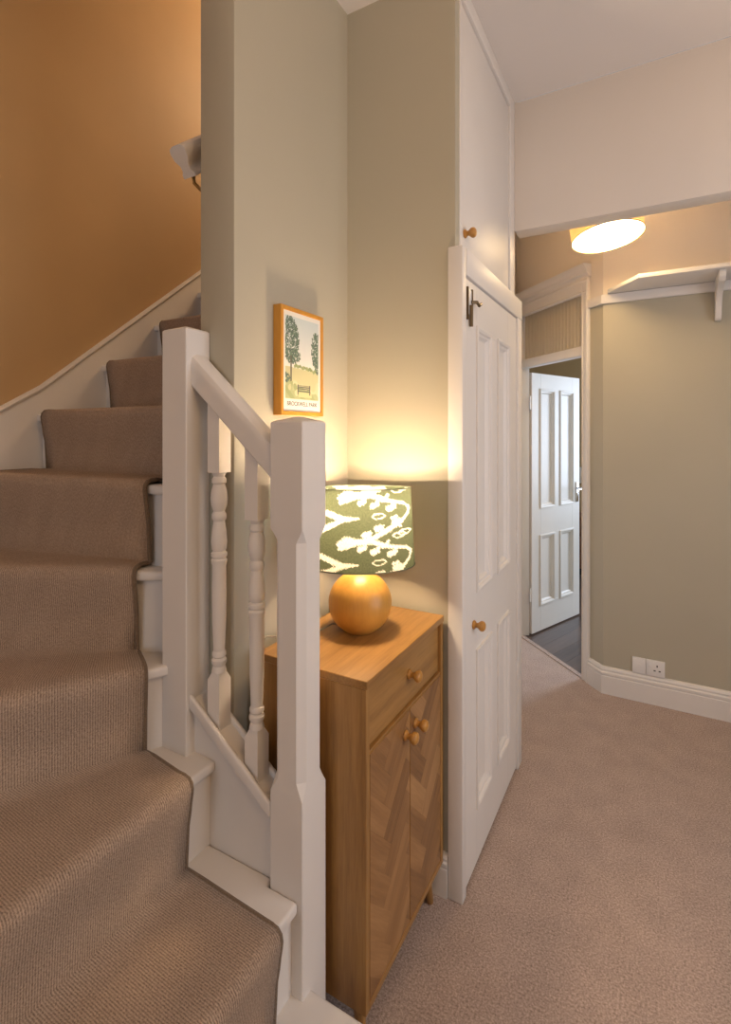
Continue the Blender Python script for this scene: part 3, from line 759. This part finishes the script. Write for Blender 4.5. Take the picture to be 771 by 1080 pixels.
b = B(); b.tube([(LX - 0.045, LY - 0.020, ZT + 0.010), (LX - 0.075, LY - 0.035, ZT + 0.016), (LX - 0.095, LY - 0.07, ZT + 0.005), (LX - 0.125, LY - 0.115, ZT + 0.003), (LX - 0.150, LY - 0.165, ZT + 0.012), (LX - 0.178, LY - 0.215, ZT + 0.018), (LX - 0.186, LY - 0.235, ZT + 0.003)], 0.0028, 8); b.build('cord', M['cord'], la)
o = light('table_lamp_light', 'POINT', (0, 0, 0.385), 86, (1.0, 0.73, 0.46), radius=0.030); o.parent = la

# ------------------------------------------------------------------ framed poster
PX, PY0, PY1, PZ0, PZ1 = XW, 1.166, 1.382, 1.548, 1.868
pi_ = thing('framed_poster', (PX, (PY0+PY1)/2, PZ0), 'small framed park poster in an orange-brown wooden frame above the newel post', 'picture')
bw = 0.0125; xf = PX + 0.030
for (y0, y1, z0, z1) in ((PY0, PY0 + bw, PZ0, PZ1), (PY1 - bw, PY1, PZ0, PZ1), (PY0 + bw, PY1 - bw, PZ0, PZ0 + bw), (PY0 + bw, PY1 - bw, PZ1 - bw, PZ1)):
    B().box(PX + 0.001, xf, y0, y1, z0, z1).build('frame', M['frame'], pi_, bevel=0.001, seg=1)
B().box(PX + 0.001, PX + 0.012, PY0 + bw, PY1 - bw, PZ0 + bw, PZ1 - bw).build('backing', M['ink'], pi_)
rnd = random.Random(3)
blobs = []
def crown(cx, cy, rx, ry, n, seed):
    rg = random.Random(seed)
    for _ in range(n):
        a = rg.uniform(0, 2*PI); r = math.sqrt(rg.random())
        blobs.append((cx + rx*r*math.cos(a), cy + ry*r*math.sin(a)*(1 - 0.15*math.cos(a)), rg.uniform(0.006, 0.012), rg.choice([(0.10, 0.16, 0.12), (0.13, 0.20, 0.15), (0.09, 0.13, 0.11), (0.16, 0.24, 0.17)])))
crown(0.20, 0.72, 0.21, 0.23, 620, 1); crown(0.26, 0.56, 0.19, 0.08, 150, 4); crown(0.90, 0.66, 0.16, 0.19, 420, 2); crown(0.93, 0.5, 0.08, 0.09, 110, 8); crown(0.10, 0.335, 0.075, 0.045, 50, 5)
for i in range(26): blobs.append((0.30 + 0.60*i/26, 0.462 - 0.035*i/26 + rnd.uniform(-0.012, 0.014), rnd.uniform(0.012, 0.02), rnd.choice([(0.24, 0.31, 0.14), (0.32, 0.38, 0.18)])))
def pic_col(p, q):
    if p < 0.055 or p > 0.945 or q < 0.125 or q > 0.955: return (0.80, 0.79, 0.75)
    # bench
    if 0.36 < p < 0.72:
        sk = 0.0
        for y0, y1 in ((0.262, 0.272), (0.245, 0.256), (0.228, 0.239), (0.205, 0.213)):
            if y0 < q < y1 and 0.38 < p < 0.70: return (0.10, 0.11, 0.09)
        for x0 in (0.37, 0.69):
            if x0 < p < x0 + 0.022 and 0.175 < q < 0.275: return (0.10, 0.11, 0.09)
    if 0.185 < p < 0.225 and 0.30 < q < 0.56: return (0.12, 0.12, 0.09)
    for bx, by, r, c in blobs:
        if abs(bx-p) < r*1.5 and abs(by-q) < r:
            if ((bx-p)/1.45)**2 + (by-q)**2 < r*r: return c
    hor = 0.45 - 0.03*p
    if q > hor:
        t = (q - hor)/0.5; return (0.80 - 0.22*t, 0.78 - 0.12*t, 0.74 - 0.06*t)
    t = q/hor + 0.10*math.sin(p*9 + q*30) + 0.05*math.sin(p*31 - q*17)
    if t > 0.62: return (0.60, 0.57, 0.33)
    if t > 0.50 and p > 0.25: return (0.68, 0.63, 0.40)
    if 0.15 < p - 0.25 < 0.5 and 0.15 < q < 0.2: return (0.66, 0.60, 0.32)
    return (0.43, 0.47, 0.25) if math.sin(p*23 + q*41) > -0.2 else (0.36, 0.41, 0.20)
NX, NZ = 110, 165; verts = []; faces = []; colr = []
a0, a1, c0, c1 = PY0 + bw, PY1 - bw, PZ0 + bw, PZ1 - bw
for j in range(NZ + 1):
    for i in range(NX + 1):
        p, q = i/NX, j/NZ
        verts.append((xf - 0.004 - PX, a0 + (a1-a0)*p - (PY0+PY1)/2, c0 + (c1-c0)*q - PZ0)); colr.append(pic_col(p, q))
for j in range(NZ):
    for i in range(NX): k = j*(NX+1) + i; faces.append((k, k+1, k+NX+2, k+NX+1))
me = bpy.data.meshes.new('print'); me.from_pydata(verts, [], faces)
at_ = me.color_attributes.new('print', 'FLOAT_COLOR', 'POINT')
for i, c in enumerate(colr): at_.data[i].color = (*c, 1)
me.materials.append(M['poster']); o = bpy.data.objects.new('print', me); COL.objects.link(o); o.parent = pi_
tc = bpy.data.curves.new('caption', 'FONT'); tc.body = 'BROCKWELL PARK'; tc.size = 0.0178; tc.align_x = 'CENTER'; tc.extrude = 0.0002
to = bpy.data.objects.new('caption_curve', tc); COL.objects.link(to)
bpy.context.view_layer.update()
tm = bpy.data.meshes.new_from_object(to.evaluated_get(bpy.context.evaluated_depsgraph_get())); COL.objects.unlink(to); bpy.data.objects.remove(to)
tm.materials.clear(); tm.materials.append(M['ink'])
cp = bpy.data.objects.new('caption', tm); COL.objects.link(cp); cp.parent = pi_
cp.location = (xf - 0.0037 - PX, 0, bw + 0.0165); cp.rotation_euler = (PI/2, 0, PI/2)

# ------------------------------------------------------------------ flush ceiling light in the passage
CLX, CLY, CLZ = -0.206, 2.86, 2.448
cl = thing('ceiling_light', (CLX, CLY, 2.90), 'lit round drum ceiling light hanging beyond the beam', 'ceiling light')
R0 = 0.165
b = B(); b.lathe([(R0, CLZ), (R0, CLZ + 0.12), (R0 - 0.003, CLZ + 0.12), (R0 - 0.003, CLZ)], (CLX, CLY, 0), 'Z', 64, cap=False); b.build('drum_shade', M['drum'], cl)
b = B(); b.lathe([(0, CLZ + 0.004), (R0 - 0.004, CLZ + 0.004), (R0 - 0.004, CLZ + 0.009), (0, CLZ + 0.009)], (CLX, CLY, 0), 'Z', 64); b.build('diffuser', M['diffuser'], cl)
b = B(); b.lathe([(0.010, CLZ + 0.04), (0.010, 2.95), (0.05, 2.952), (0.055, 2.975)], (CLX, CLY, 0), 'Z', 32); b.build('ceiling_rose', M['white'], cl)
b = B(); b.tube([(CLX + R0*math.cos(2*PI*i/64), CLY + R0*math.sin(2*PI*i/64), CLZ) for i in range(65)], 0.0028, 6); b.build('rim', M['brass'], cl)
o = light('ceiling_light_glow', 'POINT', (0, 0, CLZ + 0.10 - 2.90), 1.0, (1.0, 0.70, 0.36), radius=0.04); o.parent = cl
cl.rotation_euler = (math.radians(-5), math.radians(-7), 0); cl.location += Vector((-0.052, -0.036, 0))

# ------------------------------------------------------------------ coat shelf on the far wall
cs = thing('wall_shelf', (0.4, YC, 2.28), 'white painted wall shelf with clipped corner and curved bracket', 'shelf')
pl = [(-0.235, YC - 0.021), (-0.235, YC - 0.035), (-0.075, 2.975), (1.5, 2.975), (1.5, YC - 0.001), (-0.235, YC - 0.001)]
pl = pl[1:]
B().prism([(p[0], p[1], 2.284) for p in pl], (0, 0, 0.022)).build('board', M['white'], cs, bevel=0.003)
b = B(); b.sweep([dg(0.1085, 0, 2.232), (Q.x, Q.y, 2.232), (1.5, YC, 2.232)], [(0.0005, 0), (0.016, 0), (0.020, 0.008), (0.020, 0.050), (0.0005, 0.050)]); b.build('back_rail', M['white'], cs)
for bx in (0.285, 1.2):
    o2 = [(YC - 0.021, 2.283), (3.005, 2.283), (2.998, 2.268), (3.005, 2.250), (3.03, 2.232)]
    for i in range(1, 9):
        a = (PI/2)*i/8; o2.append((3.03 + 0.165*math.sin(a), 2.232 - 0.12*(1 - math.cos(a))))
    o2 += [(3.205, 2.09), (3.218, 2.078), (YC - 0.005, 2.074), (YC - 0.005, 2.230), (YC - 0.021, 2.231)]
    b = B(); b.prism([(bx - 0.014, p[0], p[1]) for p in o2], (0.028, 0, 0)); b.build('bracket', M['white'], cs, bevel=0.003)

# ------------------------------------------------------------------ sockets on the far wall
s1 = thing('wall_plate', (-0.077, YC, 0.155), 'white blank wall plate left of the socket above skirting', 'wall plate')
B().box(-0.111, -0.045, YC - 0.014, YC - 0.0005, 0.1545, 0.2405).build('plate', M['plastic'], s1, bevel=0.003)
b = B(); b.lathe([(0.012, 0), (0.012, -0.0025), (0.0, -0.003)], (-0.078, YC - 0.014, 0.198), 'Y', 20); b.build('centre_cap', M['plastic'], s1)
s2 = thing('power_socket', (0.002, YC, 0.155), 'white single three-pin power socket above the skirting', 'socket')
B().box(-0.0435, 0.047, YC - 0.014, YC - 0.0005, 0.1545, 0.2405).build('plate', M['plastic'], s2, bevel=0.003)
B().box(-0.034, -0.020, YC - 0.0165, YC - 0.0135, 0.203, 0.229).build('rocker_switch', M['plastic'], s2, bevel=0.001)
for (x, z, w_, h_) in ((0.010, 0.212, 0.006, 0.011), (-0.002, 0.186, 0.010, 0.006), (0.022, 0.186, 0.010, 0.006)):
    B().box(x - w_/2, x + w_/2, YC - 0.0144, YC - 0.0135, z - h_/2, z + h_/2).build('pin_hole', M['black'], s2)

# ------------------------------------------------------------------ things in the far room
ch = thing('chest_of_drawers', (-0.70, 5.97, -0.003), 'brown wooden chest glimpsed past the open door', 'chest')
B().box(-1.05, -0.35, 5.76, 6.18, 0.07, 0.575).build('body', M['brown_wood'], ch, bevel=0.004)
B().box(-1.07, -0.33, 5.74, 6.19, 0.576, 0.60).build('top', M['brown_wood'], ch, bevel=0.004)
B().box(-1.03, -0.37, 5.79, 6.17, -0.003, 0.0695).build('plinth', M['black'], ch)
for k in range(3):
    d_ = B().box(-1.03, -0.37, 5.745, 5.761, 0.085 + k*0.163, 0.237 + k*0.163).build('drawer', M['brown_wood'], ch, bevel=0.003)
    for kx in (-0.90, -0.50): turned_knob(d_, (kx, 5.745, 0.16 + k*0.163), 'Y', 0.8)
sw = thing('wall_switch', (-0.71, 6.2, 0.90), 'white plate on the ochre wall past the open door', 'wall plate')
B().box(-0.765, -0.665, 6.186, 6.1995, 0.92, 1.10).build('plate', M['plastic'], sw, bevel=0.003)
B().box(-0.74, -0.69, 6.182, 6.187, 0.97, 1.05).build('rocker_switch', M['plastic'], sw, bevel=0.002)
